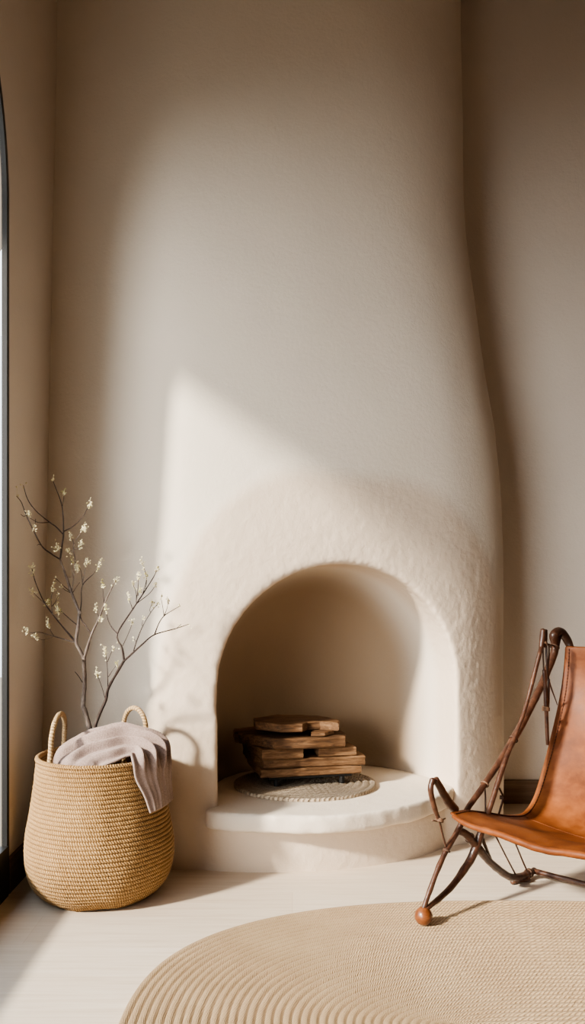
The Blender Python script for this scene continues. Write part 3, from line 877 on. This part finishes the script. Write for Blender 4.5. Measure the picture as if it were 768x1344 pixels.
ballc = side(556, 1203); ballc = (ballc[0], .0, RUGZ+.0245)
for right in (False, True):
    # turned ball foot
    c = Vector(flip(ballc, right)); P = []
    for i in range(15):
        a = -PI/2+PI*i/14; P.append([(c.x+.0245*math.cos(a)*math.cos(2*PI*j/24)+1e-6*i, c.y+.0245*math.cos(a)*math.sin(2*PI*j/24), c.z+.0245*math.sin(a)) for j in range(24)])
    V, Fc, U = grid(P, cv=True)
    link('ball_foot', fixnormals(mesh('ball_foot', V, Fc, U)), M['ball'], chair)
    b0 = (ballc[0]-.002, 0, ballc[2]+.017)
    # long back post, ball to horn
    pst = [b0]+[side(*q, v) for q, v in ((pF(105, 505), 0), (pF(150, 400), .0), (pF(208, 300), .004), (pC(255, 800), .008), (pC(325, 700), .008), (pC(440, 520), .006), (pC(540, 330), .0), (pC(597, 190), -.004), (pG(395, 160), -.004))]
    stick('back_post', pst, [.0065, .0075, .008, .0088, .0085, .0095, .0118, .0118, .0125, .0142], right, seed=1)
    # second post: ball, bowed shin, up behind the first to the stub
    ps2 = [(b0[0]+.006, .004, b0[2])]+[side(*q, v) for q, v in ((pF(170, 560), .006), (pF(250, 450), .012), (pF(287, 372), .020), (pF(312, 300), .026), (pC(345, 795), .030), (pC(405, 610), .026), (pC(450, 500), .022), (pC(490, 385), .022), (pC(552, 150), .022))]
    stick('bowed_post', ps2, [.007, .0095, .0118, .0125, .010, .0085, .0080, .0066, .0066, .0068], right, seed=2)
    # arched rear foot
    ft = [side(*q, v) for q, v in ((pF(208, 305), .004), (pF(240, 318), .01), (pF(290, 375), .018), (pF(350, 445), .012), (pF(430, 505), .004), (pF(490, 520), .0), (pF(545, 518), .0))]
    up = .0122 if right else 0
    ft = ft[:-3]+[(ft[-3][0], .004, max(ft[-3][2], .030)+up*.6), (ft[-2][0], 0, .0215+up), (ft[-1][0]+.0, 0, .0215+up)]
    stick('rear_foot', ft, [.010, .0115, .0125, .0115, .0115, .0115, .0105], right, seed=3)
    kn = side(*pF(470, 545))
    stick('foot_peg', [(kn[0]-.01, -.014, .0092+up), (kn[0]+.02, -.008, .0090+up), (kn[0]+.05, .012, .0092+up)], .0085, right, wob=.1, seed=5, n=3)
    # front horn: two prongs meeting at the tip
    hz_ = side(*pF(100, 78))
    stick('front_horn', [side(*pF(195, 212), .006), side(*pF(165, 178), .002), side(*pF(128, 115)), side(*pF(107, 76))], [.0125, .0128, .0108, .0090], right, seed=6)
    stick('front_prong', [side(*pF(95, 75)), side(*pF(86, 120)), side(*pF(100, 195)), side(*pF(122, 258))], [.0082, .0080, .0076, .0062], right, seed=7)
    stick('prong_cord', [side(*pF(122, 250)), side(*pF(138, 320)), side(*pF(156, 388))], .003, right, mat='stick', seg=8, seed=8, n=3)
    lash(side(*pF(124, 256)), (.25, .2, .93), .0105, right, 3)
    stick('lash_tail', [side(*pF(150, 250)), side(*pF(122, 262)), side(*pF(92, 258))], .0022, right, mat='rawhide', seg=6, n=3)
    lash(side(*pF(155, 392)), (.3, .25, .9), .0098, right, 2, 'cord', .0016)
    # back horn bending over into the leather
    stick('back_horn', [side(*pG(378, 215), -.004), side(*pG(372, 165), -.002), side(*pG(400, 138), .0), side(*pG(436, 165), .004), side(*pG(458, 205), .010), side(*pG(478, 250), .020), side(*pG(484, 290), .024)], [.0135, .0150, .0152, .0150, .0135, .0115, .007], right, seed=9)
    stick('back_stub', [side(*pG(290, 240), .022), side(*pG(298, 180), .022), side(*pG(302, 125), .022)], [.0072, .0095, .0088], right, seed=10)
    stick('back_stub', [side(*pG(312, 235), .022), side(*pG(318, 180), .022), side(*pG(320, 128), .022)], [.0058, .0058, .005], right, seed=11)
    lash(side(*pG(304, 212), .022), (.3, .3, .9), .0118, right, 3, 'rawhide', .0018)
    stick('tie_cord', [side(*pG(300, 212), .012), side(*pG(340, 220), .006), side(*pG(402, 240), -.016)], .0022, right, mat='cord', seg=6, n=4)
    # hanging toggle stick and its cords
    stick('hanging_stick', [side(*pG(308, 380), .03), side(*pG(316, 500), .03), side(*pG(322, 640), .03), side(*pG(330, 850), .03)], [.0058, .0066, .0066, .0060], right, seed=12)
    stick('hanging_stick', [side(*pG(338, 440), .035), side(*pG(336, 540), .033), side(*pG(333, 620), .031)], [.004, .0042, .004], right, seed=13)
    lash(side(*pG(319, 625), .03), (.1, .1, .95), .0105, right, 3, 'rawhide', .0026)
    stick('tie_cord', [side(*pG(300, 225), .026), side(*pG(303, 300), .028), side(*pG(306, 390), .03)], .0026, right, mat='cord', seg=6, n=4)
    stick('tie_cord', [side(*pG(322, 225), .026), side(*pG(325, 330), .03), side(*pG(340, 450), .032), side(*pG(392, 600), .02)], [.004, .0035, .0028, .0016], right, mat='stick', seg=7, n=4)
    stick('tie_cord', [side(*pG(335, 215), .020), side(*pG(340, 260), .022), side(*pG(330, 400), .03)], .0026, right, mat='cord', seg=6, n=4)
    # cords and short struts below the seat
    stick('tie_cord', [side(*pF(325, 112), .01), side(*pF(328, 170), .01), side(*pF(327, 260), .014)], .0028, right, mat='stick', seg=7, n=3)
    stick('tie_cord', [side(*pF(388, 115), .024), side(*pF(405, 160), .03), side(*pF(385, 235), .03)], .0034, right, mat='stick', seg=7, n=3)
    lash(side(*pF(402, 158), .03), (.1, .1, .95), .0065, right, 3, 'cord', .002)
    stick('strut', [side(*pF(310, 330), .024), side(*pF(330, 380), .022), side(*pF(352, 432), .014)], [.005, .005, .0045], right, seg=8, n=3)
    stick('tie_cord', [side(*pF(372, 325), .03), side(*pF(420, 420), .02), side(*pF(462, 500), .006)], .0026, right, mat='stick', seg=7, n=3)
    stick('tie_cord', [side(*pF(446, 325), .03), side(*pF(485, 420), .02), side(*pF(522, 506), .006)], .0026, right, mat='stick', seg=7, n=3)
    q = side(*pF(520, 515)); lash((q[0], q[1], .0215+up), (.7, .7, 0), .0128, right, 4, 'cord', .0022)
    lash(side(*pF(258, 335), .012), (.6, .5, -.6), .0135, right, 2, 'cord', .0018)
    lash(side(*pC(325, 700), .008), (.5, .5, .7), .0118, right, 2, 'rawhide', .0016)
    lash(side(*pC(440, 520), .010), (.5, .5, .7), .0135, right, 2, 'cord', .0014)
    lash(side(*pG(375, 235), -.004), (.35, .35, .87), .0150, right, 2, 'cord', .0016)
# rear crossbar between the two rear feet
rf = side(*pF(545, 520))
V, Fc, U = tube([loc(rf[0]-.008, .004, .0222), loc(rf[0]-.008, CW/2, .0255), loc(rf[0]-.008, CW-.004, .0340)], [.0088, .0075, .0088], 12, n=14, wob=.1)
link('crossbar', fixnormals(mesh('crossbar', V, Fc, U)), M['stick'], chair)

# the sling itself
edge_px = [(590, 1066), (612, 1063), (640, 1066), (668, 1070), (686, 1066), (700, 1047), (712, 1008), (731, 933), (739, 880), (742, 847)]
EP = [side(x, y, .012) for x, y in edge_px]
prof = crom([np.array((p[0], p[2])) for p in EP], 8)
# middle line: the hide sags between the side seams
NV = 44
PS = np.array(prof); m = len(PS)
arcs = np.concatenate([[0], np.cumsum(np.linalg.norm(np.diff(PS, axis=0), axis=1))]); arcs /= arcs[-1]
dPS = np.gradient(PS, axis=0); dPS /= np.linalg.norm(dPS, axis=1, keepdims=True)
nPS = np.stack([-dPS[:, 1], dPS[:, 0]], axis=1)           # towards the sitter
G = np.zeros((m, NV, 3)); UVs = np.zeros((m, NV, 2))
for i in range(m):
    f = arcs[i]
    seat = 1-sm(.40, .62, f)
    for j in range(NV):
        w = j/(NV-1); v = .012+(CW-.024)*w
        arch = 1-(2*w-1)**2; arch = arch**.8
        sag = (.017*(1-sm(0, .2, f))+.034*sm(0, .2, f)*(1-sm(.45, .7, f))+.05*sm(.45, .75, f)*(1-.75*sm(.85, 1, f)))
        s, z = PS[i][0]-nPS[i][0]*sag*arch*(1-seat*.8), PS[i][1]-nPS[i][1]*sag*arch
        # rolled-down front lip and a soft wave along it
        fr0 = 1-sm(0, .10, f)
        s -= .030*fr0*arch*.6
        z -= fr0*.012*arch+.004*fr0*math.sin(w*17)*arch
        z += .003*noise.noise(Vector((s*9, v*9, 1)))
        s += .004*noise.noise(Vector((s*7, v*7, z*7+4)))
        G[i, j] = loc(s, v, z); UVs[i, j] = (f, w)
V, Fc, U = grid(G, uv=UVs)
sl = link('leather_sling', mesh('leather_sling', V, Fc, U), M['leather'])
md = sl.modifiers.new('s', 'SOLIDIFY'); md.thickness = .007; md.offset = 0
md = sl.modifiers.new('b', 'SUBSURF'); md.levels = 1; md.render_levels = 1
applied(sl)
sl.data.polygons.foreach_set('use_smooth', [True]*len(sl.data.polygons))
sl.parent = chair; sl.data.transform(__import__('mathutils').Matrix.Translation(-Vector(chair.location)))
# folded front hem: a soft roll along the front edge
roll = [tuple(G[0, j]+np.array([0, 0, -.003])) for j in range(1, NV-1)]
V, Fc, U = tube(roll, [.0045+.0055*math.sin(PI*k/(len(roll)-1))**.5 for k in range(len(roll))], 12, n=3, wob=.15)
link('front_hem', fixnormals(mesh('front_hem', V, Fc, U)), M['leather'], sl, chair)
# crease line across the seat
i0 = int(m*.40)
cr = [tuple(G[i0, j]+np.array([0, 0, .0032])) for j in range(2, NV-2)]
V, Fc, U = tube(cr, .0016, 6, n=2); link('seam', mesh('seam', V, Fc, U), M['leather'], sl, chair)
# stitches down each side of the back and seat
for jj, jn in ((1, 2), (NV-2, NV-3)):
    parts = []
    line = np.array([G[i, jj]*.8+G[i, jn]*.2 for i in range(m)])
    al = np.concatenate([[0], np.cumsum(np.linalg.norm(np.diff(line, axis=0), axis=1))])
    fit = np.arange(.012, al[-1]-.006, .0105)
    for a0 in fit:
        q = [np.array([np.interp(a0+d, al, line[:, k]) for k in range(3)]) for d in (-.0036, .0036)]
        inner = np.array([np.interp(a0, al, G[:, jn, k]) for k in range(3)])
        ii = min(m-1, int(np.interp(a0, al, np.arange(m))))
        n3 = np.array([SD[0]*nPS[ii][0], SD[1]*nPS[ii][0], nPS[ii][1]])
        e0, e1 = q[0]+n3*.0042, q[1]+n3*.0042
        parts.append(tube([tuple(e0), tuple((e0+e1)/2+n3*.0012), tuple(e1)], .0019, 6, n=2))
    V, Fc, U = merge(*parts)
    link('stitching', mesh('stitching', V, Fc, U), M['thread'], sl, chair)
# leather corner pockets over the horns
for right in (False, True):
    for a_, b_, r_ in ((side(594, 1064, .010), side(606, 1070, .035), .012), (side(745, 848, .016), side(748, 858, .035), .010)):
        pass

# ------------------------------------------------------------------ light
sun_d = Vector((.79, .61, -.554)).normalized()
sd = bpy.data.lights.new('sun', 'SUN'); sd.energy = 10.0; sd.angle = math.radians(4.6); sd.color = (1, .90, .76)
so = bpy.data.objects.new('sun', sd); COL.objects.link(so); so.location = (-4, -1, 4)
so.rotation_euler = sun_d.to_track_quat('-Z', 'Y').to_euler()
# broad glow of hazy sky low over the horizon
hd_ = bpy.data.lights.new('sky_glow', 'SUN'); hd_.energy = 2.3; hd_.angle = math.radians(26); hd_.color = (1, .975, .94)
ho = bpy.data.objects.new('sky_glow', hd_); COL.objects.link(ho); ho.location = (-4, -3, 2)
ho.rotation_euler = Vector((.56, .82, -.075)).to_track_quat('-Z', 'Y').to_euler()
w = bpy.data.worlds.new('world'); S.world = w; w.use_nodes = True
nt = w.node_tree; bg = nt.nodes['Background']
tc = nt.nodes.new('ShaderNodeTexCoord'); sx = nt.nodes.new('ShaderNodeSeparateXYZ'); cr = nt.nodes.new('ShaderNodeValToRGB')
nt.links.new(tc.outputs['Generated'], sx.inputs[0]); nt.links.new(sx.outputs[2], cr.inputs[0])
cr.color_ramp.elements[0].color = (1, .99, .965, 1); cr.color_ramp.elements[1].color = (.74, .82, .92, 1)
nt.links.new(cr.outputs[0], bg.inputs['Color']); bg.inputs['Strength'].default_value = 3.2
# portal that guides sky sampling through the window
pl = bpy.data.lights.new('sky_portal', 'AREA'); pl.shape = 'RECTANGLE'; pl.size = WY1-WY0; pl.size_y = WS+WR
pl.cycles.is_portal = True
po = bpy.data.objects.new('sky_portal', pl); COL.objects.link(po); po.location = (XL-.12, WM, (WS+WR)/2)
po.rotation_euler = Vector((1, 0, 0)).to_track_quat('-Z', 'Z').to_euler()
# weak fill light added behind the camera, not a lamp of the room
fl = bpy.data.lights.new('fill_light', 'AREA'); fl.shape = 'RECTANGLE'; fl.size = 1.6; fl.size_y = 1.2; fl.energy = 2; fl.color = (1, .90, .80)
fo = bpy.data.objects.new('fill_light', fl); COL.objects.link(fo); fo.location = (1.6, -1.2, 1.9)
fo.rotation_euler = (Vector((.6, 3, .9))-Vector(fo.location)).to_track_quat('-Z', 'Z').to_euler()

S.view_settings.view_transform = 'AgX'
S.view_settings.look = 'AgX - Medium High Contrast'
S.view_settings.exposure = 0.05
S.cycles.use_denoising = True
S.cycles.max_bounces = 10; S.cycles.diffuse_bounces = 6; S.cycles.transparent_max_bounces = 12
S.cycles.sample_clamp_indirect = 8
S.cycles.caustics_reflective = False; S.cycles.caustics_refractive = False
